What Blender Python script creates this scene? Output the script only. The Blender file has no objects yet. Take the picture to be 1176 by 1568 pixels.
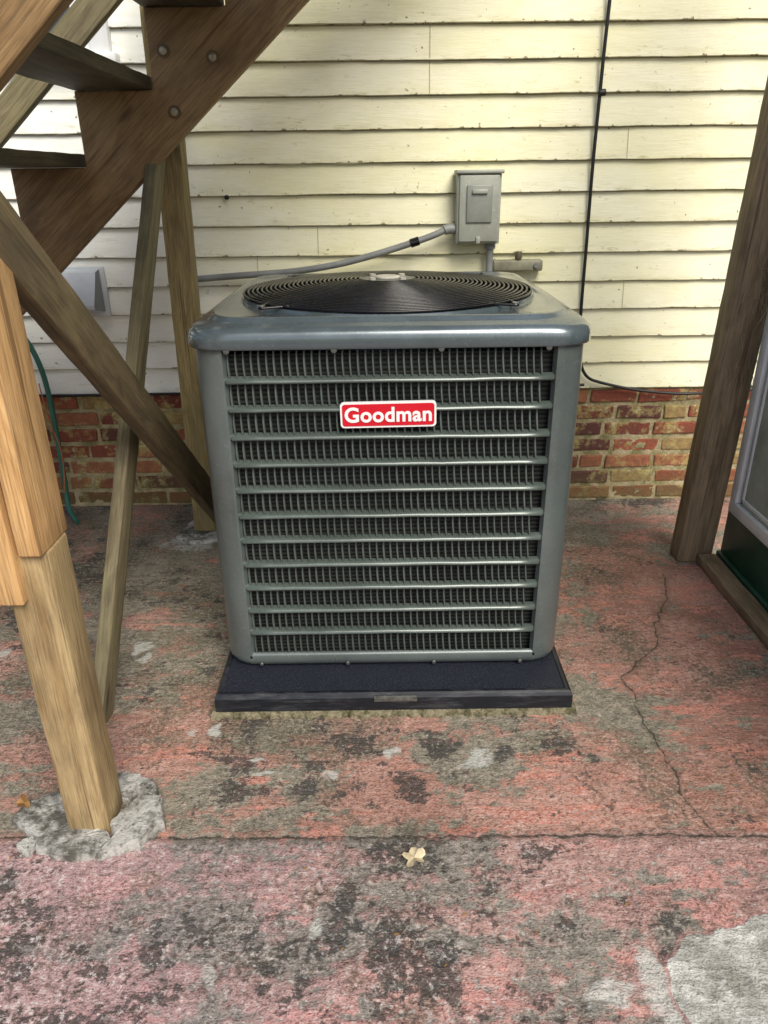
import bpy, bmesh, math, random
import numpy as np
from mathutils import Matrix, Vector
random.seed(7); rng=np.random.default_rng(11)
sc=bpy.context.scene
sc.view_settings.view_transform='Standard'; sc.view_settings.look='None'; sc.view_settings.exposure=0
rad=math.radians
# ---------------------------------------------------------------- camera / light
cam=bpy.data.cameras.new("camera"); co=bpy.data.objects.new("camera",cam); sc.collection.objects.link(co); sc.camera=co
cam.sensor_fit='AUTO'; cam.sensor_width=36; cam.lens=1130/1568*36; cam.clip_start=.02; cam.clip_end=2000
M=Matrix.Rotation(math.pi/2-rad(24.4),4,'X')@Matrix.Rotation(-rad(0.76),4,'Z')
co.matrix_world=Matrix.Translation((0,0,1.38))@M
SUN_EL=47; SUN_AZ=-24   # from behind the camera, slightly to the right
w=bpy.data.worlds.new("World"); sc.world=w; w.use_nodes=True
nt=w.node_tree; bg=nt.nodes["Background"]; sky=nt.nodes.new("ShaderNodeTexSky"); sky.sky_type='NISHITA'; sky.sun_disc=False
sky.sun_elevation=rad(SUN_EL); sky.sun_rotation=rad(180+SUN_AZ); sky.air_density=1.0; sky.dust_density=3.0; sky.ozone_density=.6
nt.links.new(sky.outputs[0],bg.inputs[0]); bg.inputs[1].default_value=.15
sl=bpy.data.lights.new("sun",'SUN'); sl.energy=3.5; sl.angle=rad(34); sl.color=(1,.955,.86)
so=bpy.data.objects.new("sun",sl); sc.collection.objects.link(so)
sd=Vector((-math.sin(rad(SUN_AZ))*math.cos(rad(SUN_EL)),-math.cos(rad(SUN_AZ))*math.cos(rad(SUN_EL)),math.sin(rad(SUN_EL))))
so.rotation_euler=sd.to_track_quat('Z','Y').to_euler(); so.location=(0,-3,6)

# ---------------------------------------------------------------- helpers
def empty(name,loc=(0,0,0)):
    o=bpy.data.objects.new(name,None); o.location=loc; sc.collection.objects.link(o); o.empty_display_size=.1; return o
def mobj(name,verts,faces,mat=None,parent=None,smooth=False,bevel=0,split=None,loc=None,segs=2):
    me=bpy.data.meshes.new(name); me.from_pydata([tuple(v) for v in verts],[],faces); me.update()
    bm=bmesh.new(); bm.from_mesh(me); bmesh.ops.recalc_face_normals(bm,faces=bm.faces); bm.to_mesh(me); bm.free()
    o=bpy.data.objects.new(name,me); sc.collection.objects.link(o)
    if mat: me.materials.append(mat)
    if parent: o.parent=parent
    if loc: o.location=loc
    if smooth:
        for p in me.polygons: p.use_smooth=True
    if bevel:
        b=o.modifiers.new("b",'BEVEL'); b.width=bevel; b.segments=segs; b.limit_method='ANGLE'; b.angle_limit=rad(35)
        for p in me.polygons: p.use_smooth=True
        b.harden_normals=False
        s=o.modifiers.new("s",'EDGE_SPLIT'); s.split_angle=rad(50)
    if split:
        s=o.modifiers.new("s",'EDGE_SPLIT'); s.split_angle=rad(split)
    return o
BF=[(0,1,3,2),(4,6,7,5),(0,4,5,1),(2,3,7,6),(0,2,6,4),(1,5,7,3)]
def bverts(x0,x1,y0,y1,z0,z1): return [(x,y,z) for x in (x0,x1) for y in (y0,y1) for z in (z0,z1)]
class MB:
    def __init__(s): s.v=[]; s.f=[]
    def add(s,v,f):
        n=len(s.v); s.v+=list(v); s.f+=[tuple(i+n for i in q) for q in f]
    def box(s,*a): s.add(bverts(*a),BF)
    def obj(s,name,mat,**k): return mobj(name,s.v,s.f,mat,**k)
def box(name,x0,x1,y0,y1,z0,z1,mat,parent=None,bevel=.003,local=True):
    c=((x0+x1)/2,(y0+y1)/2,(z0+z1)/2); a,b,d=(x1-x0)/2,(y1-y0)/2,(z1-z0)/2
    return mobj(name,bverts(-a,a,-b,b,-d,d),BF,mat,parent,bevel=bevel,loc=c)
def beam(name,p0,p1,wd,th,hint,mat,parent=None,bevel=.004,cut0=0,cut1=0):
    p0=Vector(p0);p1=Vector(p1); z=(p1-p0); L=z.length; z.normalize(); x=Vector(hint); x=(x-z*x.dot(z)).normalized(); y=z.cross(x)
    n=max(2,int(L/.06)); v=[];f=[]
    for i in range(n+1):
        t=i/n*L
        for (a,b) in ((-1,-1),(1,-1),(1,1),(-1,1)):
            zz=t
            if i==0: zz+=cut0*a*wd/2
            if i==n: zz+=cut1*a*wd/2
            v.append((a*wd/2+random.uniform(-.0009,.0009),b*th/2+random.uniform(-.0009,.0009),zz))
    for i in range(n):
        for j in range(4):
            k=(j+1)%4; f.append((i*4+j,i*4+k,i*4+4+k,i*4+4+j))
    f.append((3,2,1,0)); f.append((n*4,n*4+1,n*4+2,n*4+3))
    o=mobj(name,v,f,mat,parent,bevel=bevel)
    m=Matrix((x,y,z)).transposed().to_4x4(); m.translation=p0
    o.matrix_world=m
    return o
def tube(name,pts,r,mat,parent=None,cyclic=False,res=3,smooth=True,kind='NURBS'):
    c=bpy.data.curves.new(name,'CURVE'); c.dimensions='3D'; c.bevel_depth=r; c.bevel_resolution=res; c.resolution_u=6
    polys=pts if isinstance(pts[0][0],(tuple,list,Vector)) else [pts]
    for P in polys:
        s=c.splines.new('POLY' if kind=='POLY' else 'NURBS'); s.points.add(len(P)-1)
        for q,p in zip(s.points,P): q.co=(*p,1)
        s.use_cyclic_u=cyclic
        if kind!='POLY': s.order_u=3; s.use_endpoint_u=not cyclic
    c.use_fill_caps=True
    o=bpy.data.objects.new(name,c); sc.collection.objects.link(o); c.materials.append(mat)
    if parent: o.parent=parent
    return o
def cyl(name,c,r,d,axis,mat,parent=None,n=24,bevel=0,r2=None):
    r2=r if r2 is None else r2
    v=[];f=[]
    for s,rr in ((-.5,r),(.5,r2)):
        for i in range(n):
            a=2*math.pi*i/n; v.append((rr*math.cos(a),rr*math.sin(a),s*d))
    for i in range(n): f.append((i,(i+1)%n,n+(i+1)%n,n+i))
    f.append(tuple(range(n-1,-1,-1))); f.append(tuple(range(n,2*n)))
    o=mobj(name,v,f,mat,parent,smooth=True,bevel=bevel,split=None if bevel else 40)
    o.matrix_world=Matrix.Translation(c)@Vector(axis).to_track_quat('Z','Y').to_matrix().to_4x4()
    return o
class N:
    def __init__(s,name):
        s.m=bpy.data.materials.new(name); s.m.use_nodes=True; s.t=s.m.node_tree; s.b=s.t.nodes["Principled BSDF"]
        s.tc=s.t.nodes.new("ShaderNodeTexCoord")
    def n(s,ty,**k):
        o=s.t.nodes.new(ty)
        for a,b in k.items(): setattr(o,a,b)
        return o
    def set(s,inp,v):
        if isinstance(v,bpy.types.NodeSocket): s.t.links.new(v,inp)
        else:
            if isinstance(v,(tuple,list)) and len(v)==3 and inp.type=='RGBA': v=(*v,1)
            inp.default_value=v
    def map(s,vec,scale=(1,1,1),loc=(0,0,0),rot=(0,0,0)):
        o=s.n("ShaderNodeMapping"); s.set(o.inputs[0],vec); o.inputs[1].default_value=loc; o.inputs[2].default_value=rot; o.inputs[3].default_value=scale; return o.outputs[0]
    def noise(s,vec,scale,detail=4,rough=.55,dist=0):
        o=s.n("ShaderNodeTexNoise"); s.set(o.inputs["Vector"],vec); o.inputs["Scale"].default_value=scale; o.inputs["Detail"].default_value=detail; o.inputs["Roughness"].default_value=rough; o.inputs["Distortion"].default_value=dist; return o.outputs[0]
    def vor(s,vec,scale,feature='F1',rand=1):
        o=s.n("ShaderNodeTexVoronoi",feature=feature); s.set(o.inputs["Vector"],vec); o.inputs["Scale"].default_value=scale; o.inputs["Randomness"].default_value=rand; return o.outputs[0]
    def ramp(s,fac,stops,mode='LINEAR'):
        o=s.n("ShaderNodeValToRGB"); s.set(o.inputs[0],fac); e=o.color_ramp.elements; o.color_ramp.interpolation=mode
        while len(e)<len(stops): e.new(.5)
        for q,(p,c) in zip(e,stops):
            q.position=p; q.color=(c,c,c,1) if isinstance(c,(int,float)) else (*c,1)
        return o.outputs[0]
    def ss(s,v,a,b):
        o=s.n("ShaderNodeMapRange"); s.set(o.inputs[0],v); o.inputs[1].default_value=a; o.inputs[2].default_value=b; return o.outputs[0]
    def mix(s,fac,a,b,mode='MIX'):
        o=s.n("ShaderNodeMix",data_type='RGBA',blend_type=mode); s.set(o.inputs[0],fac); s.set(o.inputs[6],a); s.set(o.inputs[7],b); return o.outputs[2]
    def math(s,op,a,b=0.0,c=0.0,clamp=False):
        o=s.n("ShaderNodeMath",operation=op,use_clamp=clamp); s.set(o.inputs[0],a); s.set(o.inputs[1],b); s.set(o.inputs[2],c); return o.outputs[0]
    def sep(s,v):
        o=s.n("ShaderNodeSeparateXYZ"); s.set(o.inputs[0],v); return o.outputs
    def attr(s,name):
        return s.n("ShaderNodeAttribute",attribute_name=name)
    def bump(s,h,strength=.3,dist=.01):
        o=s.n("ShaderNodeBump"); s.set(o.inputs["Height"],h); o.inputs["Strength"].default_value=strength; o.inputs["Distance"].default_value=dist; s.t.links.new(o.outputs[0],s.b.inputs["Normal"])
    def out(s,col=None,rough=None,metal=None,spec=None):
        if col is not None: s.set(s.b.inputs["Base Color"],col)
        if rough is not None: s.set(s.b.inputs["Roughness"],rough)
        if metal is not None: s.set(s.b.inputs["Metallic"],metal)
        if spec is not None: s.set(s.b.inputs["Specular IOR Level"],spec)
        return s.m
def plain(name,col,rough=.5,metal=0,var=.25,scale=8,spec=.5,bump=0):
    a=N(name); v=a.tc.outputs["Object"]
    nz=a.noise(v,scale,4,.6); f=a.ramp(nz,[(.35,1-var),(.65,1)])
    c=a.mix(1.0,(*col,1),f,'MULTIPLY')
    r=a.ss(nz,.3,.7); r=a.math('MULTIPLY_ADD',r,.15,max(0,rough-.06))
    if bump: a.bump(a.noise(v,scale*12,3),bump,.004)
    return a.out(c,r,metal,spec)
def wood(name,c_light,c_dark,green=.0,dirt=.4):
    a=N(name); oi=a.n("ShaderNodeObjectInfo"); off=a.n("ShaderNodeVectorMath",operation='ADD'); a.set(off.inputs[0],a.tc.outputs["Object"])
    mv=a.n("ShaderNodeCombineXYZ"); r=a.math('MULTIPLY',oi.outputs["Random"],37.0); a.set(mv.inputs[0],r);a.set(mv.inputs[1],r);a.set(mv.inputs[2],r)
    a.set(off.inputs[1],mv.outputs[0]); v=off.outputs[0]
    warp=a.noise(a.map(v,(5,5,2.0)),1,2,.5)
    wv=a.n("ShaderNodeVectorMath",operation='ADD'); a.set(wv.inputs[0],a.map(v,(32,32,1.1))); cb=a.n("ShaderNodeCombineXYZ"); ww=a.math('MULTIPLY',warp,7.0); a.set(cb.inputs[0],ww); a.set(cb.inputs[1],ww); a.set(wv.inputs[1],cb.outputs[0])
    grain=a.noise(wv.outputs[0],1.0,5,.62)
    fine=a.noise(a.map(v,(230,230,7)),1,3,.6)
    g=a.ramp(grain,[(.34,0),(.5,.55),(.66,1)])
    c=a.mix(g,c_dark,c_light)
    c=a.mix(a.ramp(fine,[(.33,.6),(.55,0)]),c,tuple(x*.45 for x in c_dark))
    kn=a.vor(a.map(v,(8,8,2.0)),1.0); k=a.ramp(kn,[(.05,1),(.11,0)])
    c=a.mix(k,c,tuple(x*.35 for x in c_dark))
    st=a.noise(a.map(v,(6,6,2.5)),1.5,5,.68)
    c=a.mix(a.math('MULTIPLY',a.ramp(st,[(.44,0),(.66,1)]),dirt),c,(.06,.05,.032))
    if green: c=a.mix(a.math('MULTIPLY',a.ramp(st,[(.36,1),(.56,0)]),green),c,(.17,.17,.075))
    chk=a.noise(a.map(v,(75,75,1.1),loc=(3,1,2)),1,3,.5)
    c=a.mix(a.ramp(chk,[(.64,0),(.70,.7)]),c,tuple(x*.28 for x in c_dark))
    a.bump(a.math('ADD',grain,a.math('MULTIPLY',fine,.7)),.6,.004)
    return a.out(c,.68,0,.35)
def vnoise(x,y,seed):
    r=np.random.default_rng(seed); G=r.random((256,256))
    xi=np.floor(x).astype(int); yi=np.floor(y).astype(int); fx=x-xi; fy=y-yi
    fx=fx*fx*(3-2*fx); fy=fy*fy*(3-2*fy)
    g=lambda a,b:G[a%256,b%256]
    return (g(xi,yi)*(1-fx)+g(xi+1,yi)*fx)*(1-fy)+(g(xi,yi+1)*(1-fx)+g(xi+1,yi+1)*fx)*fy
def fbm(x,y,s,seed,oct=5,rough=.55):
    t=0;a=1;n=0
    for k in range(oct):
        t=t+a*vnoise(x*s*2**k+17.3*k,y*s*2**k+5.7*k,seed+k); n+=a; a*=rough
    return t/n
def norm(a): return (a-a.mean())/a.std()
def sstep(a,b,x):
    t=np.clip((x-a)/(b-a),0,1); return t*t*(3-2*t)

# ---------------------------------------------------------------- patio
xs=np.linspace(-2.7,1.75,740); ys=np.linspace(-.35,3.16,590)
X,Y=np.meshgrid(xs,ys); nx,ny=len(xs),len(ys)
wx=(fbm(X,Y,9,1)-.5)*.05; wy=(fbm(X,Y,9,40)-.5)*.05
wx2=(fbm(X,Y,30,71)-.5)*.02; wy2=(fbm(X,Y,30,91)-.5)*.02
def sdist(P,wob=1.0):
    d=np.full(X.shape,9.0); sg=np.ones(X.shape); xx=X+wx*wob+wx2; yy=Y+wy*wob+wy2
    for (ax,ay),(bx,by) in zip(P[:-1],P[1:]):
        vx,vy=bx-ax,by-ay; L=vx*vx+vy*vy; t=np.clip(((xx-ax)*vx+(yy-ay)*vy)/L,0,1)
        q=np.hypot(xx-ax-t*vx,yy-ay-t*vy); s=np.sign(vx*(yy-ay)-vy*(xx-ax)); m=q<d
        d=np.where(m,q,d); sg=np.where(m,s,sg)
    return d*sg
def blob(cx,cy,rx,ry,soft=.35,wob=1.5):
    q=np.hypot((X+wx*wob+wx2-cx)/rx,(Y+wy*wob+wy2-cy)/ry); return 1-sstep(1-soft,1+soft,q)
cr=sdist([(1.06,2.42),(1.0,2.25),(.93,2.12),(.86,1.98),(.80,1.90),(.71,1.81),(.725,1.70),(.70,1.60),(.715,1.53),(.72,1.36),(.755,1.235)],1.0)
cr2=sdist([(-1.2,1.72),(-.98,1.60),(-.93,1.44),(-.8,1.33)],1.0)
cr3=sdist([(.93,2.12),(.99,2.02),(1.2,1.93)],1.2)
cr4=sdist([(-1.5,2.9),(-1.3,2.65),(-1.22,2.3),(-1.3,2.0)],1.0)
cr5=sdist([(.02,1.06),(.10,1.01),(.16,1.0),(.24,.96),(.36,.97),(.5,1.0)],2.0)
jt=sdist([(-2.7,1.27),(-.5,1.245),(.0,1.235),(1.75,1.21)],.30)
front=1-sstep(1.22,1.25,Y+wy*.35)
patch=blob(.80,.86,.27,.165,.06,1.2)
patch2=blob(1.22,1.12,.1,.07,.1)
patch=np.maximum(patch,patch2*.8)
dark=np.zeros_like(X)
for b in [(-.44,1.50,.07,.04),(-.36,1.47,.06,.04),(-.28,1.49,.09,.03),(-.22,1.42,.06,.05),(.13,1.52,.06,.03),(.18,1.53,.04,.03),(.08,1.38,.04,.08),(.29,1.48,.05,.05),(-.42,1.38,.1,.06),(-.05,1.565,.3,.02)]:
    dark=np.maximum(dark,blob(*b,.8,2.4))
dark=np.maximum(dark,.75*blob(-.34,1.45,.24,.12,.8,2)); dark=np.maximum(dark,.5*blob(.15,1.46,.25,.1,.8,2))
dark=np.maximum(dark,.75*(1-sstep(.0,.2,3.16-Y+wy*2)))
dark=np.maximum(dark,.38*blob(-.15,.98,.6,.25,.8,3)); dark=np.maximum(dark,.45*blob(-1.1,2.4,.7,.6,.8,3))  # the left blob paints shade under the stairs into the floor colour
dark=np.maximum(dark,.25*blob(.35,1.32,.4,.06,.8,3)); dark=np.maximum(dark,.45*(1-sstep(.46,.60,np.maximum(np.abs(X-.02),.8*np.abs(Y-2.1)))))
white=np.zeros_like(X)
for b in [(.235,1.49,.035,.05),(.01,1.49,.012,.03),(.22,1.46,.05,.025),(-.79,2.02,.05,.05),(-.76,1.95,.03,.04),(-1.23,1.98,.04,.04),(-.82,2.75,.13,.09),(-.53,1.62,.015,.02),(-.31,1.43,.035,.012),(-.15,1.44,.03,.02),(-.48,1.60,.02,.02),(-.33,1.49,.03,.01),(.5,.86,.03,.1),(.42,.86,.06,.03),(-.15,1.03,.02,.02),(-.35,.92,.02,.03)]:
    white=np.maximum(white,blob(*b,.6,1.6))
paint=.48+.30*blob(.95,1.9,.45,.75,.6,3)-.08*blob(-.9,2.2,.9,.8,.8,2)+.15*blob(.15,1.28,.35,.05,.6,3)+.22*blob(-.7,1.55,.25,.12,.8,3)+.28*blob(.03,1.40,.1,.1,.7,2)+.25*blob(.17,1.245,.07,.02,.5,2)+.12*blob(-.35,1.42,.2,.1,.7,3)
paint=paint+.03*front+.20*front*blob(-.75,.95,.3,.3,.8,3)+.08*front*blob(.9,1.08,.4,.08,.7,3)-.25*blob(.6,1.8,.22,.3,.8,3)
paint=np.clip(paint,0,1)
purple=np.clip(front*(.45+.55*sstep(.3,-.6,X+wx*3)),0,1)
moss_shade=np.clip(.8*blob(-.55,1.95,.35,.4,.8,3)+.5*blob(.6,1.75,.22,.3,.8,3)+.6*blob(.02,1.58,.7,.07,.8,3)+.8*blob(-1.2,2.5,.9,.6,.8,3)+.35*blob(.9,1.3,.4,.15,.8,3)+.5*blob(-.3,1.2,.4,.1,.8,3)+.9*(1-sstep(.1,.6,3.16-Y)),0,1.2)  # moss and wall dirt, plus stair shade painted in as floor colour
Fb=norm(fbm(X,Y,2.6,1000,7,.68)); Fs=norm(fbm(X*1.6+wx*2,Y*7,2.2,1100,7,.68)); Fm=norm(fbm(X,Y,9,1200,6,.7)); Fg=norm(fbm(X,Y,5,1300,7,.72)); Fd=norm(fbm(X,Y,11,1400,7,.76)); Fh=norm(fbm(X*1.4,Y*5.5,3.5,1500,7,.7))
A_paint=.55*Fb+.55*Fs+.5*Fm+(paint-.5)*5.0+.2
A_hot=.85*Fh+.45*Fm+(paint-.5)*2.6+.9*blob(.17,1.245,.06,.02,.5,2)-1.4+.15*front
A_moss_shade=.8*Fg+.4*Fm+moss_shade*1.7-1.1
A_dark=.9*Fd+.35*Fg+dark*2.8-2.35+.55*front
A_white=.5*Fd+white*3.2-2.4
tone=.55*Fb+.45*Fm
hgt=(fbm(X,Y,2,500)-.5)*.008+(fbm(X,Y,25,510)-.5)*.004*(1+.8*front)+(fbm(X,Y,60,530,3)-.5)*.0025*(1+.8*front)
hgt=hgt+.0015*sstep(-.2,.4,A_paint)*(.5+front)
hgt=hgt-.003*(1-sstep(0,.008,np.abs(cr)))-.003*(1-sstep(0,.008,np.abs(jt)))+.003*patch+.0015*front
verts=np.stack([X.ravel(),Y.ravel(),hgt.ravel()],1)
idx=np.arange(nx*ny).reshape(ny,nx)
quads=np.stack([idx[:-1,:-1].ravel(),idx[:-1,1:].ravel(),idx[1:,1:].ravel(),idx[1:,:-1].ravel()],1)
me=bpy.data.meshes.new("concrete_patio"); me.vertices.add(len(verts)); me.vertices.foreach_set("co",verts.ravel())
me.loops.add(quads.size); me.loops.foreach_set("vertex_index",quads.ravel().astype(np.int32))
me.polygons.add(len(quads)); me.polygons.foreach_set("loop_start",np.arange(0,quads.size,4,dtype=np.int32)); me.polygons.foreach_set("loop_total",np.full(len(quads),4,dtype=np.int32))
me.update(); me.validate()
me.polygons.foreach_set("use_smooth",np.ones(len(quads),dtype=bool))
def addv(nm,a_,b_,c_):
    q=me.attributes.new(nm,'FLOAT_VECTOR','POINT'); q.data.foreach_set("vector",np.stack([a_.ravel(),b_.ravel(),c_.ravel()],1).ravel().astype(np.float32))
crm=np.minimum(np.minimum(np.abs(cr3),np.abs(cr5)),np.minimum(np.abs(cr2),np.abs(cr4)))
addv("fa",A_paint,A_hot,A_moss_shade); addv("fb",A_dark,A_white,tone); addv("fc",patch,purple,crm); addv("fd",cr,jt,Fg)
patio=bpy.data.objects.new("concrete_patio",me); sc.collection.objects.link(patio)
a=N("patio_worn_paint"); v=a.tc.outputs["Object"]
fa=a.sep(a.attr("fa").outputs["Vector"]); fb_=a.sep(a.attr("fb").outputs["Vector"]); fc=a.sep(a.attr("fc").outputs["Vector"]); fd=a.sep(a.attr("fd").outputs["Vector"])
fine=a.noise(v,34,5,.74); grit=a.noise(v,210,2,.6); spk=a.noise(a.map(v,loc=(4,7,1)),85,4,.75); stk=a.noise(a.map(v,(14,75,1)),1,4,.65)
f0=a.math('SUBTRACT',fine,.5); s0=a.math('SUBTRACT',spk,.5); k0=a.math('SUBTRACT',stk,.5)
rag=a.math('MULTIPLY_ADD',f0,4.5,a.math('MULTIPLY_ADD',s0,2.6,a.math('MULTIPLY',k0,2.5)))
P=lambda fld,lo,hi: a.ss(a.math('ADD',fld,rag),lo,hi)
conc=a.mix(a.ss(fine,.35,.65),(.15,.135,.10),(.34,.305,.235))
conc=a.mix(a.math('MULTIPLY',fc[1],.6),conc,(.24,.21,.215))
red=a.mix(a.ss(a.math('ADD',fb_[2],rag),-1.2,1.2),(.29,.125,.09),(.48,.26,.205))
red=a.mix(a.math('MULTIPLY',fc[1],.75),red,(.42,.275,.285))
c=a.mix(a.math('MULTIPLY',P(fa[0],-.35,.45),.88),conc,red)
c=a.mix(a.math('MULTIPLY',P(fa[1],-.15,.22),.68),c,a.mix(fc[1],(.57,.225,.165),(.53,.29,.285)))
c=a.mix(a.math('MULTIPLY',P(fa[2],-.3,1.1),.62),c,(.125,.115,.068))  # moss tint, also carries the painted stair shade
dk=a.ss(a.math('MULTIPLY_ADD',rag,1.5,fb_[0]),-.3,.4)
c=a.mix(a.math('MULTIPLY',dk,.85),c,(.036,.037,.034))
dsp=a.math('MULTIPLY_ADD',fd[2],.022,spk)
c=a.mix(a.math('MULTIPLY',a.ss(dsp,.535,.585),.60),c,(.07,.06,.05))
lsp=a.math('MULTIPLY_ADD',fb_[2],-.02,spk)
c=a.mix(a.math('MULTIPLY',a.ss(lsp,.44,.37),a.math('MULTIPLY_ADD',fc[1],.38,.30)),c,(.60,.55,.52))
c=a.mix(a.math('MULTIPLY',P(fb_[1],-.4,.8),.75),c,(.52,.525,.48))
pcol=a.mix(a.ss(a.math('ADD',fb_[2],rag),-1.3,1.1),(.26,.255,.22),(.64,.63,.59))
pe=a.math('MULTIPLY_ADD',f0,.5,fc[0])
c=a.mix(a.ramp(pe,[(.02,0),(.3,.6),(.5,.1)]),c,(.50,.26,.24))
c=a.mix(a.ss(pe,.42,.55),c,pcol)
wv_=a.math('MULTIPLY_ADD',f0,.012,a.math('ABSOLUTE',fd[0])); c=a.mix(a.math('MULTIPLY',a.ss(wv_,.0035,.0012),.93),c,(.022,.018,.014))
c=a.mix(a.math('MULTIPLY',a.ss(wv_,.02,.0),.35),c,(.09,.07,.045))
wj=a.math('MULTIPLY_ADD',f0,.02,a.math('ABSOLUTE',fd[1])); c=a.mix(a.math('MULTIPLY',a.ss(wj,.0045,.0015),.9),c,(.03,.025,.02))
c=a.mix(a.math('MULTIPLY',a.ss(wj,.03,.0),.35),c,(.09,.075,.055))
wk=a.math('MULTIPLY_ADD',f0,.015,fc[2]); c=a.mix(a.math('MULTIPLY',a.ss(wk,.003,.0005),.75),c,(.04,.03,.025))
c=a.mix(a.ss(grit,.42,.30),c,a.mix(.6,c,(.03,.028,.024)))
c=a.mix(a.ss(grit,.60,.75),c,a.mix(.4,c,(.6,.55,.5)))
a.bump(a.math('ADD',a.math('MULTIPLY',fine,.7),a.math('ADD',a.math('MULTIPLY',grit,.3),a.math('MULTIPLY',stk,.35))),1.0,.012); a.out(c,a.math('MULTIPLY_ADD',fine,.5,.38),0,.4)
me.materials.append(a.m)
gmat=plain("ground_soil",(.16,.14,.10),.95,0,.5,3,bump=.5)
mobj("ground",[(-400,-400,-.04),(400,-400,-.04),(400,400,-.04),(-400,400,-.04)],[(0,1,2,3)],gmat)

# ---------------------------------------------------------------- house
WY=3.16
house=empty("house")
a=N("painted_clapboard"); v=a.tc.outputs["Object"]; s=a.sep(v)
yel=a.noise(a.map(v,(1.1,1,2.0)),1.6,4,.62)
base=a.mix(a.ss(yel,.38,.66),(.87,.85,.64),(.83,.80,.51))
xr=a.ss(a.math('MULTIPLY_ADD',s[0],.5,a.math('MULTIPLY_ADD',yel,.3,.62)),.55,.30)
base=a.mix(a.math('MULTIPLY',xr,.85),base,(.86,.88,.86))
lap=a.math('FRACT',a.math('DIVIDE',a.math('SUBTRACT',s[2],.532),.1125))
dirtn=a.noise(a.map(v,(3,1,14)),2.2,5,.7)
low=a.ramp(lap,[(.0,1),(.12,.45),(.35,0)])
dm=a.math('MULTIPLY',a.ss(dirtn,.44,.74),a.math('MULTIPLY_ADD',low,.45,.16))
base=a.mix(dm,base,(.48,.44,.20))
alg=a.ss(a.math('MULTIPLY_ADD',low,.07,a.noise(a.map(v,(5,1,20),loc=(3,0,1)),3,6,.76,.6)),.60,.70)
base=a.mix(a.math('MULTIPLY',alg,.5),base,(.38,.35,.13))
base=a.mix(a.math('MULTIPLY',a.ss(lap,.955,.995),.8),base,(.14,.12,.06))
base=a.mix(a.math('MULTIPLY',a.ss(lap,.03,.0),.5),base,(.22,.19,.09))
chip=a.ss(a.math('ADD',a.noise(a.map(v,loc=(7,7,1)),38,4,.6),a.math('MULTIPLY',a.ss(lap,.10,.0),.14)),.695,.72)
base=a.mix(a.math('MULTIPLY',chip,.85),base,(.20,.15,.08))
a.bump(a.noise(a.map(v,(8,8,90)),2,4,.65),.3,.004)
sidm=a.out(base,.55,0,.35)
v=[];f=[]; x0,x1=-3.4,2.6; nxs=500; xv=np.linspace(x0,x1,nxs)
for k in range(24):
    zb=.532+k*.1125; zt=zb+.128
    j=(fbm(xv*1.0,np.full(nxs,k*3.1),9,700+k,4)-.5)*.007+(fbm(xv,np.full(nxs,k*1.7),.8,720,2)-.5)*.009
    jy=(fbm(xv,np.full(nxs,k*2.3),1.5,900+k,3)-.5)*.007
    n=len(v)
    for i in range(nxs):
        x=xv[i]; y=WY-.021+jy[i]
        v+=[(x,y+.018,zb+j[i]+.001),(x,y+.0012,zb+j[i]),(x,y,zb+j[i]+.0022),(x,y+.018,zt)]
    for i in range(nxs-1):
        b=n+i*4
        for q in range(3): f.append((b+q,b+q+1,b+q+5,b+q+4))
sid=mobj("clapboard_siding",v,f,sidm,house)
box("wall_core",x0,x1,WY+.003,WY+.2,.54,3.3,plain("wall_core_grey",(.4,.4,.35),.8),house,bevel=0)
jm=plain("joint_gap",(.28,.26,.13),.8)
mb=MB()
for (x,k) in [(.19,10),(.19,11),(-.25,5),(.95,8),(-.5,4),(1.0,3),(.55,13),(-1.2,7),(-.75,6)]:
    zb=.532+k*.1125
    mb.add([(x-.0008,WY-.0245,zb+.004),(x+.0008,WY-.0245,zb+.004),(x+.0008,WY-.008,zb+.108),(x-.0008,WY-.008,zb+.108)],[(0,1,2,3)])
mb.obj("board_joints",jm,parent=house)
a=N("old_brick"); v_=a.tc.outputs["Object"]; at=a.attr("bcol").outputs["Color"]
bn=a.noise(v_,34,5,.72); bn2=a.noise(a.map(v_,loc=(3,3,3)),9,6,.74)
bc=a.mix(a.ramp(bn,[(.35,.0),(.65,.6)]),at,(.09,.05,.035))
bc=a.mix(a.ramp(bn2,[(.51,0),(.62,.8)]),bc,(.38,.34,.13))
bc=a.mix(a.ramp(a.math('ADD',a.math('MULTIPLY',bn,.6),a.math('MULTIPLY',bn2,.4)),[(.56,0),(.62,.8)]),bc,(.48,.42,.28))
bz=a.sep(v_)[2]
bc=a.mix(a.math('MULTIPLY',a.ramp(bz,[(.02,1),(.16,0)]),.6),bc,(.13,.13,.05))
a.bump(bn,.8,.008); brm=a.out(bc,.88,0,.25)
mb=MB(); cols=[]
for r in range(7):
    z0=.004+r*.0762; x=-3.4+(r%2)*.107+random.uniform(-.03,.03)
    while x<2.5:
        L=.2+random.uniform(-.012,.008); 
        if random.random()<.3: L=.098
        d=random.uniform(-.004,.006)
        mb.add([(p[0]+random.uniform(-.004,.004),p[1]+d+random.uniform(-.002,.002),p[2]+random.uniform(-.004,.004)) for p in bverts(x,x+L,WY-.012,WY+.08,z0+.007,z0+.064)],BF)
        t=random.random(); c=[(.26,.07,.04),(.33,.10,.055),(.19,.05,.035),(.35,.14,.07),(.11,.04,.035),(.34,.24,.10)][min(5,int(t*6.0))]
        cols+= [c]*6; x+=L+.014
br=mb.obj("brick_foundation",brm,parent=house)
ca=br.data.attributes.new("bcol",'FLOAT_COLOR','FACE')
for i,c in enumerate(cols): ca.data[i].color=(*c,1)
b=br.modifiers.new("b",'BEVEL'); b.width=.006; b.segments=2; b.limit_method='ANGLE'
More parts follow.
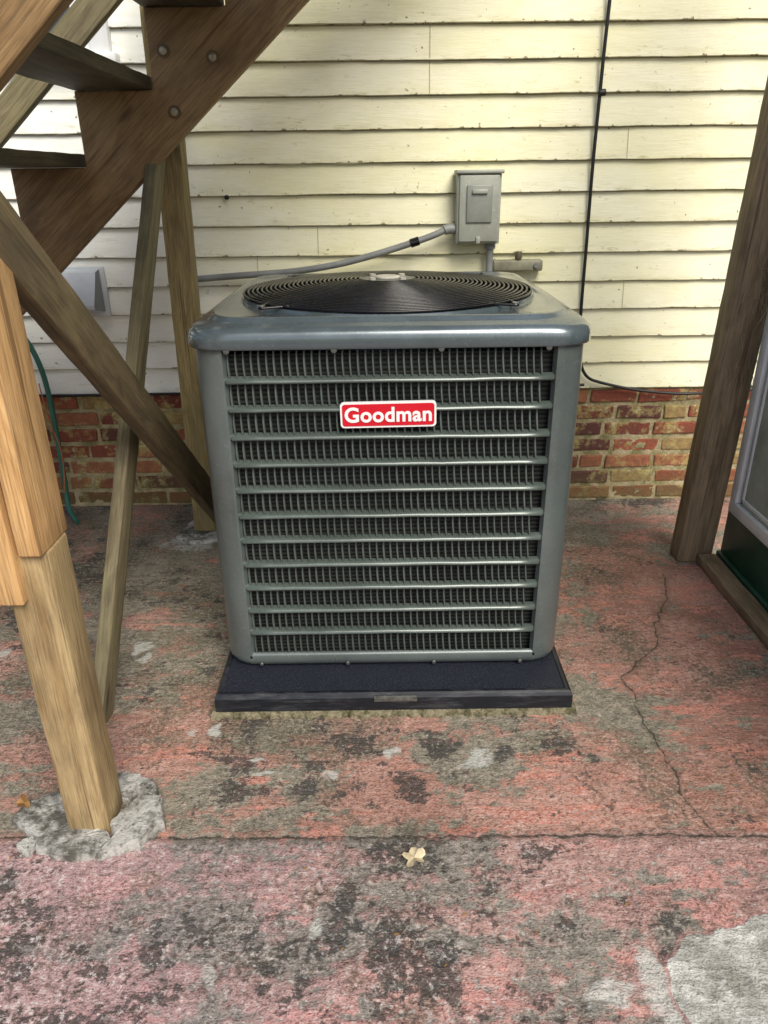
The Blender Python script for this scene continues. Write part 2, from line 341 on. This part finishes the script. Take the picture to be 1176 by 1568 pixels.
a=N("mortar"); v_=a.tc.outputs["Object"]; mc=a.mix(a.ss(a.noise(v_,18,5,.72),.4,.62),(.42,.35,.22),(.20,.19,.085)); a.bump(a.noise(v_,60,3,.7),.8,.008); mort=a.out(mc,.95,0,.2)
v=[];f=[]; gx=np.linspace(-3.4,2.6,300); gz=np.linspace(-.02,.545,30)
for i,xx in enumerate(gx):
    for zz in gz: v.append((xx,WY-.005+random.uniform(-.003,.003),zz))
for i in range(299):
    for k in range(29): f.append((i*30+k,i*30+k+1,(i+1)*30+k+1,(i+1)*30+k))
mobj("mortar_bed",v,f,mort,house,smooth=True)
white=plain("white_trim_paint",(.80,.82,.82),.45,0,.12)
glass=plain("window_glass",(.05,.07,.08),.06,0,.1)
winp=empty("window"); winp.parent=house
box("casing_side",-1.035,-.965,WY-.05,WY-.002,1.80,3.0,white,winp)
box("casing_side_l",-1.95,-1.88,WY-.05,WY-.002,1.80,3.0,white,winp)
box("sill",-1.98,-.94,WY-.075,WY-.002,1.765,1.80,white,winp)
box("sash",-1.88,-1.035,WY-.035,WY-.001,1.80,3.0,white,winp)
box("pane",-1.82,-1.09,WY-.039,WY-.035,1.86,2.95,glass,winp,bevel=0)

# ---------------------------------------------------------------- equipment pad + slab
padp=empty("equipment_pad")
a=N("pad_plastic"); v_=a.tc.outputs["Object"]; pn=a.noise(v_,260,2,.6)
a.bump(pn,.8,.003); padm=a.out(a.mix(a.ss(pn,.52,.75),(.011,.013,.022),(.05,.056,.078)),.5,0,.4)
a=N("pad_rim"); v_=a.tc.outputs["Object"]; rn=a.noise(a.map(v_,(1,1,6)),9,6,.72); rimm=a.out(a.mix(a.ss(rn,.50,.74),(.008,.010,.015),(.055,.057,.064)),a.math('MULTIPLY_ADD',rn,.4,.14),0,.5)
v=[]; 
for (e,z) in ((0,.016),(.0,.058),(-.004,.066),(-.010,.070),(-.018,.070),(-.022,.067)):
    v+=[(-.48-e,1.66-e,z),(.52+e,1.66-e,z),(.52+e,2.80+e,z),(-.48-e,2.80+e,z)]
f=[(0,1,2,3)]
for k in range(5):
    for j in range(4): f.append((k*4+j,k*4+(j+1)%4,k*4+4+(j+1)%4,k*4+4+j))
mobj("pad_body",v,f,rimm,padp,bevel=0)
mobj("pad_top",[(-.459,1.681,.0685),(.499,1.681,.0685),(.499,2.779,.0685),(-.459,2.779,.0685)],[(0,1,2,3)],padm,padp)
box("pad_label",-.035,.085,1.655,1.662,.048,.066,plain("label_grey",(.11,.11,.10),.5,0,.6,90),padp,bevel=.001)
slm=N("mossy_concrete"); v_=slm.tc.outputs["Object"]; sn=slm.noise(v_,40,5,.75); slm.bump(sn,.8,.006)
slm=slm.out(slm.mix(slm.ss(sn,.4,.6),(.075,.07,.035),(.24,.21,.14)),.9,0,.2)
v=[];f=[];n=110
for i in range(n+1):
    x=-.492+i/n*1.024; e=random.uniform(-.006,.006)
    v+=[(x,1.645+e,-.01),(x,1.648+e,.009+random.uniform(-.003,.003)),(x,1.664,.0155),(x,2.80,.0155)]
for i in range(n):
    for q in range(3): f.append((i*4+q,i*4+q+1,i*4+q+5,i*4+q+4))
mobj("slab",v,f,slm,padp)

# ---------------------------------------------------------------- air conditioner
ac=empty("air_conditioner",(.019,2.28,0))
def paint_metal(name,col,rough,metal=.25,coat=0):
    a=N(name); v_=a.tc.outputs["Object"]
    n1=a.noise(v_,4,5,.7); n2=a.noise(v_,110,2,.6)
    c=a.mix(a.ss(n1,.35,.7),tuple(x*.78 for x in col),tuple(x*1.12 for x in col))
    c=a.mix(a.ramp(n2,[(.62,0),(.74,.4)]),c,tuple(x*1.8 for x in col))
    a.bump(n2,.06,.002)
    a.b.inputs["Coat Weight"].default_value=coat; a.b.inputs["Coat Roughness"].default_value=.12
    return a.out(c,a.math('MULTIPLY_ADD',a.ss(n1,.3,.7),.2,rough-.07),metal,.5)
acm=paint_metal("ac_painted_steel",(.120,.143,.140),.30,.25,.3)
aclid=paint_metal("ac_lid_steel",(.105,.135,.150),.20,.35,.7)
aclv=paint_metal("ac_louver_steel",(.085,.108,.096),.22,.25,.3)
acrb=paint_metal("ac_rib_steel",(.066,.082,.074),.38,.1)
blk=plain("black_wire",(.005,.005,.007),.25,0,.1)
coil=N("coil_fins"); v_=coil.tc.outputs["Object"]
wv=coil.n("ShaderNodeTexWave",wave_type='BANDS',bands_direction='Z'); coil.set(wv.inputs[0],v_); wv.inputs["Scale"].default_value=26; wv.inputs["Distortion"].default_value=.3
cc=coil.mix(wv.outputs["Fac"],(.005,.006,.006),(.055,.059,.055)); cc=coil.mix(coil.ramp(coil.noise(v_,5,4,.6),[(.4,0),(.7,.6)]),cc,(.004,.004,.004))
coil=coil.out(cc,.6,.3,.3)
H=.489; R_=.080; Z0,Z1=.072,1.016
prof=[(.402,-H+.016),(.409,-H+.001),(.415,-H)]
prof+=[(H-R_+R_*math.sin(t),-H+R_-R_*math.cos(t)) for t in [i/10*math.pi/2 for i in range(11)]]
prof+=[(H,-.415),(H-.001,-.409),(H-.016,-.402)]
mb=MB()
for q in range(4):
    ca_,sa_=[(1,0),(0,1),(-1,0),(0,-1)][q]
    pts=[(x*ca_-y*sa_,x*sa_+y*ca_) for x,y in prof]
    vv=[];m=len(pts)
    zs=[(Z0,.965),(Z0+.006,.985),(Z0+.018,.997),(Z0+.03,1),(Z1,1)]
    for z,s in zs: vv+=[(x*s,y*s,z) for x,y in pts]
    ff=[]
    for k in range(4):
        for i in range(m-1): ff.append((k*m+i,k*m+i+1,(k+1)*m+i+1,(k+1)*m+i))
    mb.add(vv,ff)
mb.obj("corner_posts",acm,parent=ac,smooth=True,split=45)
mb=MB()
def rot4(vs,q):
    c,s=[(1,0),(0,1),(-1,0),(0,-1)][q]; return [(x*c-y*s,x*s+y*c,z) for x,y,z in vs]
for q in range(4):
    for prf in ([(-H+.010,.118),(-H+.002,.115),(-H,.110),(-H,.094),(-H+.004,.080),(-H+.02,.072)],[(-H+.02,1.016),(-H,1.016),(-H,1.008),(-H+.002,1.002),(-H+.012,1.0)]):
        vs=[];m=len(prf)
        for x in (-.4155,.4155): vs+=[(x,y,z) for y,z in prf]
        mb.add(rot4(vs,q),[(i,i+1,m+i+1,m+i) for i in range(m-1)])
mb.obj("rails",acm,parent=ac,smooth=True,split=50)
bars=[.925-.0735*k for k in range(11)]
mb=MB(); rb=MB()
barp=[(.012,.0105),(.004,.0085),(-.004,.0045),(-.0085,-.001),(-.0085,-.004),(-.001,-.0078),(.012,-.0085)]
for q in range(4):
    for zb in bars:
        vs=[];xn=[-.411]+[-.402+.804*i/12 for i in range(13)]+[.411];m=len(barp)
        for xi,x in enumerate(xn):
            e=xi in (0,len(xn)-1); jz=random.uniform(-.0008,.0008)
            vs+=[(x,-H+.004+y*(0 if e else 1)+(0.004 if e else random.uniform(-.0006,.0006)),zb+z+jz) for y,z in barp]
        ff=[]
        for k in range(len(xn)-1):
            for i in range(m-1): ff.append((k*m+i,k*m+i+1,(k+1)*m+i+1,(k+1)*m+i))
        mb.add(rot4(vs,q),ff)
    edges=[1.003]+bars+[.113]
    nr=42; pitch=.790/nr
    for r in range(12):
        zt=edges[r]-.007; zb=edges[r+1]+.009
        for i in range(nr):
            wr=.0030+random.uniform(-.0004,.0004)
            x=-.405+(i+.5)*pitch+random.uniform(-.0007,.0007)
            vs=[];st=[(0,.001),(.25,.0035),(.55,.008),(.85,.013),(1,.016)]
            for t,yy in st:
                z=zb+(zt-zb)*t; sx=-.003*math.sin(t*2.2)
                y=-H+.004+yy
                vs+=[(x-wr+sx,y+.004,z),(x-wr*.55+sx,y-.001,z),(x+wr*.55+sx,y-.001,z),(x+wr+sx,y+.004,z)]
            ff=[]
            for k in range(len(st)-1):
                for j in range(3): ff.append((k*4+j,k*4+j+1,k*4+5+j,k*4+4+j))
            rb.add(rot4(vs,q),ff)
mb.obj("louver_bars",aclv,parent=ac,smooth=True)
rb.obj("louver_ribs",acrb,parent=ac)
c_=H-.036
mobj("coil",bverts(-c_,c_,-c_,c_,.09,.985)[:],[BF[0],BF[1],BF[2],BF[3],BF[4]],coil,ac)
mobj("base_pan",bverts(-H+.03,H-.03,-H+.03,H-.03,.069,.082),BF,plain("base_dark",(.03,.032,.034),.5),ac,bevel=.003)
NA=128
def rr(half,r,a):
    c,s=abs(math.cos(a)),abs(math.sin(a))
    if c*half>=s*half:
        t=half/c; yv=t*s
        if yv<=half-r: return t
    else:
        t=half/s; xv_=t*c
        if xv_<=half-r: return t
    k=half-r; b=k*(c+s); return b+math.sqrt(max(0,b*b-(2*k*k-r*r)))
rings=[(.482,.07,1.008,0),(.500,.09,1.004,0),(.503,.09,1.008,0),(.503,.092,1.030,0),(.500,.095,1.042,0),(.492,.10,1.051,0),(.480,.10,1.056,0),(.462,.10,1.060,0),(.455,.10,1.063,0),(.450,.10,1.071,0),(.444,.10,1.073,0),(.438,.12,1.070,.0),(.434,.14,1.066,.35),(.430,.2,1.064,1),(.428,.2,1.072,1),(.424,.2,1.073,1),(.422,.2,1.060,1),(.421,.2,.90,1)]
v=[];f=[]
for (h_,r_,z,cm) in rings:
    for i in range(NA):
        an=2*math.pi*(i+.5)/NA; R1=rr(h_,r_,an); Rr=R1*(1-cm)+h_*cm
        v.append((Rr*math.cos(an),Rr*math.sin(an),z))
for k in range(len(rings)-1):
    for i in range(NA): f.append((k*NA+i,k*NA+(i+1)%NA,(k+1)*NA+(i+1)%NA,(k+1)*NA+i))
mobj("lid",v,f,aclid,ac,smooth=True,split=60)
wb=plain("well_black",(.006,.006,.006),.8)
v=[];f=[]
for z in (.88,1.058):
    for i in range(64): v.append((.418*math.cos(2*math.pi*i/64),.418*math.sin(2*math.pi*i/64),z))
for i in range(64): f.append((i,(i+1)%64,64+(i+1)%64,64+i))
mobj("fan_shroud",v,f,wb,ac,smooth=True)
def ring(r,z,n=72): return [(r*math.cos(2*math.pi*i/n),r*math.sin(2*math.pi*i/n),z) for i in range(n)]
gz=lambda r:1.078+.030*(1-(r/.425)**2)
tube("fan_guard_rings",[ring(.082+i*.0131,gz(.082+i*.0131)) for i in range(27)],.0034,blk,ac,cyclic=True,res=1,kind='POLY')
sp=[]
for i in range(12):
    an=2*math.pi*(i+.5)/12; sp.append([(r*math.cos(an),r*math.sin(an),gz(r)-.005) for r in (.06,.15,.25,.33,.42)])
tube("fan_guard_spokes",sp,.0032,blk,ac,res=1,kind='POLY')
zs_=plain("screw_steel",(.35,.36,.36),.35,.8)
for i in range(4):
    an=math.pi/4+i*math.pi/2; d=Vector((math.cos(an),math.sin(an),0)); p=Vector((-d.y,d.x,0))
    tube("guard_tab_%d"%i,[tuple(d*.38+p*.06+Vector((0,0,1.080))),tuple(d*.455+p*.014+Vector((0,0,1.077))),tuple(d*.475+Vector((0,0,1.076))),tuple(d*.455-p*.014+Vector((0,0,1.077))),tuple(d*.38-p*.06+Vector((0,0,1.080)))],.0035,blk,ac,res=2)
    cyl("guard_screw_%d"%i,tuple(d*.462+Vector((0,0,1.079))),.008,.008,(0,0,1),zs_,ac,12)
steel=plain("hub_plate",(.62,.60,.52),.35,.1,.4,30)
zt_=gz(0)
cyl("motor_plate",(0,0,zt_-.002),.080,.004,(0,0,1),plain("hub_dark",(.13,.135,.125),.35),ac,36)
cyl("motor_cap",(0,0,zt_+.003),.038,.007,(0,0,1),steel,ac,28,bevel=.002)
for i in range(4):
    an=math.pi/4+i*math.pi/2; cyl("motor_bolt_%d"%i,(.062*math.cos(an),.062*math.sin(an),zt_+.003),.010,.008,(0,0,1),steel,ac,12)
cyl("fan_motor",(0,0,1.03),.07,.12,(0,0,1),plain("motor_black",(.012,.012,.013),.4),ac,28)
mb=MB()
for k in range(3):
    a0=k*2*math.pi/3+.4; vs=[];nr_=8;na=12
    for i in range(nr_+1):
        r=.05+i/nr_*.34; span=.55+.55*i/nr_
        for j in range(na+1):
            t=j/na-.5; an=a0+t*span*1.3+.2*i/nr_; vs.append((r*math.cos(an),r*math.sin(an),.985-t*.10-(t*t)*.04))
    ff=[(i*(na+1)+j,i*(na+1)+j+1,(i+1)*(na+1)+j+1,(i+1)*(na+1)+j) for i in range(nr_) for j in range(na)]
    mb.add(vs,ff)
mb.obj("fan_blades",plain("fan_blade",(.015,.022,.05),.2,.3,.2),parent=ac,smooth=True)
cyl("fan_well",(0,0,.88),.415,.01,(0,0,1),wb,ac,48)
scm=plain("screw_painted",(.17,.18,.175),.3,.6)
for i,x in enumerate((-.395,-.135,.125,.385)):
    cyl("screw_t%d"%i,(x,-H-.006,1.002),.008,.010,(0,-1,0),scm,ac,14,bevel=.002)
    cyl("screw_b%d"%i,(x*.97,-H-.002,.084),.006,.006,(0,-1,0),scm,ac,14,bevel=.002)
badge=empty("badge"); badge.parent=ac
def rrect(w_,h_,r,y,n=6):
    p=[]
    for cx,cz,a0 in ((w_/2-r,h_/2-r,0),(-w_/2+r,h_/2-r,90),(-w_/2+r,-h_/2+r,180),(w_/2-r,-h_/2+r,270)):
        for i in range(n+1):
            t=rad(a0+90*i/n); p.append((cx+r*math.cos(t),y,cz+r*math.sin(t)))
    return p
def plate(name,w_,h_,r,y0,y1,mat):
    A_=rrect(w_,h_,r,y0);B_=rrect(w_,h_,r,y1);n=len(A_)
    f=[tuple(range(n)),tuple(range(2*n-1,n-1,-1))]+[(i,(i+1)%n,n+(i+1)%n,n+i) for i in range(n)]
    return mobj(name,A_+B_,f,mat,badge)
wht=plain("badge_white",(.80,.80,.80),.3,0,.04); redm=plain("badge_red",(.56,.008,.022),.28,0,.06)
plate("badge_rim",.240,.066,.010,-H-.004,-H-.012,wht); plate("badge_face",.230,.056,.007,-H-.012,-H-.0135,redm)
t=bpy.data.curves.new("badge_text",'FONT'); t.body="Goodman"; t.size=.0525; t.align_x='CENTER'; t.align_y='CENTER'; t.offset=.0014; t.extrude=.0006; t.space_character=1.05
t.materials.append(wht); to=bpy.data.objects.new("badge_text",t); sc.collection.objects.link(to); to.parent=badge; to.location=(0,-H-.0145,-.001); to.rotation_euler=(math.pi/2,0,0)
badge.location=(-.005,0,.840); badge.rotation_euler=(0,rad(-.6),0)

# ---------------------------------------------------------------- electrical
grey=paint_metal("grey_enclosure",(.36,.375,.32),.4,.05); grey2=plain("grey_pvc",(.25,.26,.25),.5,0,.3)
eb=empty("electrical_disconnect_box")
box("enclosure",.295,.463,3.060,3.140,1.138,1.388,grey,eb,bevel=.004)
box("hood",.288,.470,3.045,3.140,1.388,1.402,grey,eb,bevel=.004)
box("cover",.303,.455,3.050,3.062,1.146,1.384,grey,eb,bevel=.004)
box("cover_recess",.330,.429,3.043,3.052,1.215,1.350,paint_metal("enclosure_shade",(.27,.285,.25),.4,.05),eb,bevel=.008)
box("latch",.350,.409,3.034,3.046,1.318,1.334,grey,eb,bevel=.003)
box("hasp",.371,.387,3.04,3.052,1.140,1.165,grey,eb,bevel=.002)
cp=empty("electrical_conduit")
tube("whip",[(.30,3.09,1.195),(.27,3.085,1.197),(.23,3.08,1.178),(.15,3.08,1.150),(-.06,3.08,1.090),(-.2,3.08,1.060),(-.36,3.09,1.038),(-.57,3.10,1.027),(-.80,3.11,1.010)],.0130,grey2,cp)
tube("elbow",[(.298,3.09,1.19),(.275,3.088,1.197),(.250,3.083,1.188)],.019,grey2,cp)
cyl("coupling",(.135,3.08,1.146),.017,.035,(1,0,.3),blk,cp,16)
cyl("stub",(.435,3.10,1.08),.014,.13,(0,0,1),grey2,cp,18)
cyl("stub_nut",(.435,3.10,1.128),.021,.022,(0,0,1),grey2,cp,8)
jbm=plain("jb_grey",(.30,.29,.20),.6,0,.4,20)
jb=empty("junction_box"); box("jb_body",.45,.648,3.09,3.138,1.030,1.072,jbm,jb,bevel=.006); cyl("jb_knob",(.55,3.10,1.090),.014,.03,(0,0,1),plain("knob",(.14,.12,.07),.6),jb,14,bevel=.003)
cyl("jb_bolt",(.62,3.085,1.052),.01,.015,(0,-1,0),grey2,jb,8)
cbm=plain("black_cable",(.010,.010,.011),.5)
cab=empty("utility_cable")
tube("drop",[(.830,3.125,2.6),(.824,3.124,1.95),(.820,3.122,1.8),(.820,3.124,1.663),(.818,3.124,1.42),(.822,3.124,1.2),(.824,3.124,1.109),(.826,3.124,.876),(.835,3.124,.68),(.87,3.12,.585),(.95,3.12,.56),(1.07,3.12,.532),(1.2,3.12,.515),(1.36,3.12,.505),(1.7,3.12,.53)],.0065,cbm,cab)
cyl("cable_clip",(.827,3.12,1.655),.012,.026,(1,0,.1),cbm,cab,12,bevel=.003)
tube("run",[(-2.2,3.12,.545),(-1.3,3.12,.535),(-.9,3.12,.54),(-.5,3.12,.532),(.2,3.12,.536),(.87,3.12,.555)],.006,cbm,cab)
mb=empty("wall_bolt"); cyl("bolt_head",(-.597,3.134,1.316),.009,.02,(0,-1,0),cbm,mb,10,bevel=.002)
dv=empty("dryer_vent"); ven=plain("vent_plastic",(.66,.70,.73),.4,0,.2); vend=plain("vent_inner",(.06,.065,.065),.6)
box("flange",-1.30,-1.12,3.115,3.138,.870,1.065,ven,dv,bevel=.003)
hv=[(-1.285,3.12,1.058),(-1.135,3.12,1.058),(-1.135,3.07,1.050),(-1.285,3.07,1.050),(-1.285,3.00,.93),(-1.135,3.00,.93),(-1.285,3.00,.915),(-1.135,3.00,.915)]
mobj("hood",hv,[(0,1,2,3),(3,2,5,4),(4,5,7,6)],ven,dv,).modifiers.new("s",'SOLIDIFY').thickness=.003
mobj("hood_side_l",[(-1.285,3.12,1.058),(-1.285,3.07,1.05),(-1.285,3.0,.915),(-1.285,3.12,.89)],[(0,1,2,3)],ven,dv)
mobj("hood_side_r",[(-1.135,3.12,1.058),(-1.135,3.07,1.05),(-1.135,3.0,.915),(-1.135,3.12,.89)],[(0,1,2,3)],plain("vent_plastic_shaded",(.25,.27,.28),.5),dv)  # right side of the hood: shade put in as a darker vent plastic
mobj("hood_inside",[(-1.28,3.112,.90),(-1.14,3.112,.90),(-1.14,3.112,1.05),(-1.28,3.112,1.05)],[(0,1,2,3)],vend,dv)
gh=empty("garden_hose"); gm=plain("hose_green",(.03,.15,.11),.45)
tube("hose",[(-1.9,3.05,.96),(-1.60,3.07,.90),(-1.48,3.08,.82),(-1.43,3.08,.68),(-1.42,3.08,.52),(-1.42,3.07,.34),(-1.42,3.06,.15),(-1.42,3.03,.03),(-1.35,2.95,.012)],.011,gm,gh)
tube("cord",[(-1.46,3.09,.60),(-1.44,3.06,.45),(-1.395,3.06,.28),(-1.42,3.03,.12)],.0025,plain("cord_orange",(.5,.16,.06),.6),gh)

# ---------------------------------------------------------------- staircase
st=empty("wooden_staircase")
w_str=wood("wood_stringer",(.38,.245,.115),(.22,.128,.055),.12,.45)
w_dark=wood("wood_tread_dark",(.13,.10,.06),(.055,.042,.026),.25,.5)
w_grn=wood("wood_weathered",(.28,.235,.135),(.15,.12,.065),.4,.45)
w_brc=wood("wood_brace",(.22,.16,.085),(.11,.078,.042),.2,.5)
w_post=wood("wood_post_light",(.52,.385,.20),(.33,.215,.095),.2,.42)
w_new=wood("wood_trim_orange",(.70,.44,.20),(.50,.28,.11),0,.15)
w_bp=wood("wood_back_post",(.42,.33,.15),(.22,.16,.065),.3,.35)
SL=.865
low=lambda x:1.867+SL*(x+.211)
xs_r=.62
poly=[(-1.95,low(-1.95)),(xs_r,low(xs_r))]
top=[]; xk=-.705; zl=1.855; k=4
while k>=-5:
    xr_=xk+k*.2475
    top.append((xr_,zl+k*.2175)); top.append((xr_,zl+(k-1)*.2175)); k-=1
top=[p for p in top if p[0]<xs_r]
poly+= [(xs_r,top[0][1])]+top+[(-1.95,top[-1][1])]
def sheet(name,poly,y0,y1,mat):
    n=len(poly); L=Vector((1,0,SL)).normalized(); X_=Vector((-SL,0,1)).normalized()
    org=Vector((-.8,0,1.4))
    def loc(p,y):
        d=Vector((p[0],y,p[1]))-org; return (d.dot(X_),y,d.dot(L))
    v=[loc(p,y0) for p in poly]+[loc(p,y1) for p in poly]
    f=[tuple(range(n)),tuple(range(2*n-1,n-1,-1))]+[(i,(i+1)%n,n+(i+1)%n,n+i) for i in range(n)]
    ob=mobj(name,v,f,mat,st)
    m=Matrix((X_,Vector((0,1,0)),L)).transposed().to_4x4(); m.translation=org; ob.matrix_world=m
    b=ob.modifiers.new("b",'BEVEL'); b.width=.003; b.limit_method='ANGLE'
    return ob
sheet("stringer_back",poly,2.65,2.69,w_str)
def slope_board(name,y,zoff,width,th,mat,x0=-1.9,x1=.6):
    n=Vector((-SL,0,1)).normalized()
    p0=Vector((x0,y,low(x0)+zoff))+n*width/2; p1=Vector((x1,y,low(x1)+zoff))+n*width/2
    return beam(name,p0,p1,width,th,n,mat,st)
slope_board("stringer_front",1.372,0.0,.29,.038,w_str)
slope_board("hand_rail",2.66,.49,.085,.038,w_grn)
for k in range(-4,5):
    xr_=xk+k*.2475; z=zl+(k-1)*.2175
    beam("tread_%d"%(k+4),(xr_-.132,1.392,z+.021),(xr_-.132,2.70,z+.021),.245,.038,(1,0,0),w_dark,st)
bz_=plain("bolt_zinc",(.42,.36,.24),.4,.5); wsh=plain("washer_stain",(.14,.09,.04),.6)
for i,(x,z) in enumerate([(-.658,1.741),(-.645,1.575),(-.508,1.722),(-.36,1.93)]):
    cyl("carriage_bolt_%d"%i,(x,2.646,z),.013,.012,(0,-1,0),bz_,st,16,bevel=.004)
    cyl("washer_%d"%i,(x,2.649,z),.020,.004,(0,-1,0),wsh,st,16)
beam("post_back",(-.765,2.885,0),(-.715,2.885,2.2),.09,.09,(1,0,0),w_bp,st)
beam("post_front",(-.690,1.300,0),(-.690,1.300,.735),.094,.100,(1,0,0),w_post,st,bevel=.006)
beam("post_front_upper",(-.695,1.312,.735),(-.695,1.312,1.9),.088,.07,(1,0,0),w_post,st)
beam("trim_board_r",(-.668,1.297,.735),(-.668,1.297,2.1),.046,.126,(1,0,0),w_new,st)
beam("trim_board_l",(-.724,1.272,.632),(-.724,1.272,2.1),.050,.085,(1,0,0),w_new,st)
beam("brace_up",(-.662,1.28,1.37),(-.690,2.83,.115),.115,.038,(0,1,1),w_brc,st)
beam("brace_down",(-.735,2.80,1.56),(-.80,1.64,.0),.085,.038,(0,1,-1),w_grn,st)
fo=empty("concrete_footing")
fm=N("footing_concrete"); v_=fm.tc.outputs["Object"]; fn=fm.noise(v_,30,6,.78); fn2=fm.noise(fm.map(v_,loc=(3,3,3)),9,3,.6); cc=fm.mix(fm.ss(fm.math('MULTIPLY_ADD',fn2,.8,fn),.78,1.0),(.13,.125,.105),(.58,.57,.53)); cc=fm.mix(fm.ramp(fm.vor(v_,45),[(.1,.7),(.25,0)]),cc,(.10,.09,.08)); fm.bump(fn,1.0,.02); fm=fm.out(cc,.92,0,.2)
def rock(name,pts,h,cx,cy,mat,par,tilt=(0,0)):
    v=[];n0=len(pts); P=[]
    for i in range(n0):
        (ax,ay),(bx,by)=pts[i],pts[(i+1)%n0]
        for k in range(6):
            t=k/6; P.append((ax+(bx-ax)*t+random.uniform(-.004,.004),ay+(by-ay)*t+random.uniform(-.004,.004)))
    n=len(P); lv=[(1.02,-.012),(1.0,h*.8),(.975,h),(.75,h*1.05),(.45,h*1.08)]
    for s_,z in lv:
        for x,y in P: v.append((cx+(x-cx)*s_,cy+(y-cy)*s_,z+((random.uniform(-.002,.002)+(x-cx)*tilt[0]+(y-cy)*tilt[1]) if z>0 else 0)))
    v.append((cx,cy,h*1.08)); f=[]
    for k in range(len(lv)-1):
        for i in range(n): f.append((k*n+i,k*n+(i+1)%n,(k+1)*n+(i+1)%n,(k+1)*n+i))
    for i in range(n): f.append(((len(lv)-1)*n+i,(len(lv)-1)*n+(i+1)%n,len(v)-1))
    return mobj(name,v,f,mat,par,smooth=True,split=35)
rock("collar_front",[(-.80,1.228),(-.79,1.198),(-.715,1.175),(-.655,1.178),(-.63,1.225),(-.66,1.262),(-.74,1.262)],.022,-.71,1.225,fm,fo,(0,-.05))
rock("collar_right",[(-.645,1.178),(-.56,1.205),(-.522,1.262),(-.545,1.335),(-.60,1.345),(-.645,1.27),(-.622,1.225)],.032,-.59,1.27,fm,fo,(.09,0))
rock("collar_rear",[(-.60,1.352),(-.552,1.345),(-.585,1.40),(-.66,1.428),(-.72,1.40),(-.74,1.352),(-.66,1.345)],.026,-.65,1.375,fm,fo)
rock("collar_left",[(-.885,1.285),(-.805,1.236),(-.745,1.268),(-.738,1.345),(-.74,1.40),(-.82,1.37),(-.87,1.33)],.018,-.80,1.31,fm,fo,(-.03,0))
rock("chip",[(-.845,1.215),(-.805,1.185),(-.798,1.222),(-.815,1.236)],.016,-.815,1.213,fm,fo)
fb=empty("concrete_footing")
rock("collar",[(-.88,2.80),(-.80,2.74),(-.68,2.76),(-.64,2.86),(-.70,2.98),(-.84,2.96)],.014,-.76,2.87,fm,fb)

# ---------------------------------------------------------------- right side: posts + green door
w_rp=wood("wood_right_post",(.37,.275,.175),(.21,.15,.09),.1,.45)
pr=empty("wooden_post")
beam("post",(1.184,2.575,0),(1.290,2.575,3.0),.09,.09,(1,0,0),w_rp,pr,bevel=.006)
beam("jamb_board",(1.256,2.592,0),(1.362,2.592,3.0),.050,.075,(1,0,0),w_rp,pr)
dg=empty("green_door")
grn=plain("door_green_paint",(.022,.095,.060),.35,0,.3,6)
def ybox(n_,x0,x1,y0,y1,z0,z1,m,bv=.003): return box(n_,x0,x1,y0,y1,z0,z1,m,dg,bevel=bv)
ybox("door_leaf",1.30,1.34,.9,2.535,.05,2.5,grn)
ybox("frame_bottom",1.275,1.299,1.3,2.49,.240,.285,white)
ybox("frame_side",1.275,1.299,2.445,2.49,.286,2.3,white)
ybox("frame_inner_bottom",1.285,1.298,1.3,2.43,.30,.315,white)
ybox("frame_inner_side",1.285,1.298,2.415,2.428,.30,2.3,white)
ybox("glass",1.290,1.2985,1.3,2.424,.276,2.3,plain("door_glass",(.45,.50,.44),.08,0,.5,4),0)
ybox("threshold_face",1.285,1.31,.9,2.535,.0,.05,grn)
beam("sill_board",(1.245,2.525,.02),(1.245,.9,.02),.07,.04,(1,0,0),w_rp,dg)
tw=empty("dry_vine"); tm=plain("twig",(.35,.28,.17),.8); P=[]
for i in range(22):
    z=random.uniform(.75,1.15); y=random.uniform(2.47,2.52); p=[Vector((1.25+random.uniform(-.05,.03),y,z))]
    for k in range(6): p.append(p[-1]+Vector((random.uniform(-.015,.015),random.uniform(-.004,.003),random.uniform(-.04,.01))))
    P.append([tuple(q) for q in p])
tube("stems",P,.0009,tm,tw,res=0)

# ---------------------------------------------------------------- leaves
def leaf(name,c,size,rot,mat,lobes=5):
    v=[(0,0,.006)];n=lobes*4
    for i in range(n):
        a_=2*math.pi*i/n; r=size*(.55+.45*abs(math.cos(a_*lobes/2))**1.5)*random.uniform(.85,1.1); v.append((r*math.cos(a_),r*math.sin(a_)*.75,.004+.012*math.sin(a_*1.5+1)**2))
    f=[(0,1+i,1+(i+1)%n) for i in range(n)]
    root=empty(name,c); o=mobj("blade",v,f,mat,root); o.rotation_euler=(.15,.1,rot)
    tube("stalk",[(0,0,.006),(-size*.9,size*.3,.003)],.0008,mat,root,res=0)
lfm=plain("leaf_pale",(.62,.52,.33),.6,0,.4,60); lfb=plain("leaf_brown",(.34,.18,.06),.7,0,.4,60)
leaf("fallen_leaf",(.055,1.172,.002),.034,.6,lfm); leaf("fallen_leaf",(-.875,1.33,.016),.028,2.0,lfb)
mb=MB()
for i in range(190):
    while True:
        x=random.uniform(-1.6,1.25); y=random.uniform(.6,3.1)
        if y>2.75 or random.random()<.35: break
    if -.5<x<.53 and 1.64<y<2.82: continue
    s_=random.uniform(.002,.007); a_=random.uniform(0,6.28); c,s=math.cos(a_),math.sin(a_)
    q=[(-s_,-s_*.35,0),(s_*.3,-s_*.5,.001),(s_*1.1,0,.002),(s_*.2,s_*.5,.001)]
    mb.add([(x+p*c-r*s,y+p*s+r*c,.005+zz) for p,r,zz in q],[(0,1,2,3)])
mb.obj("leaf_litter",lfb)
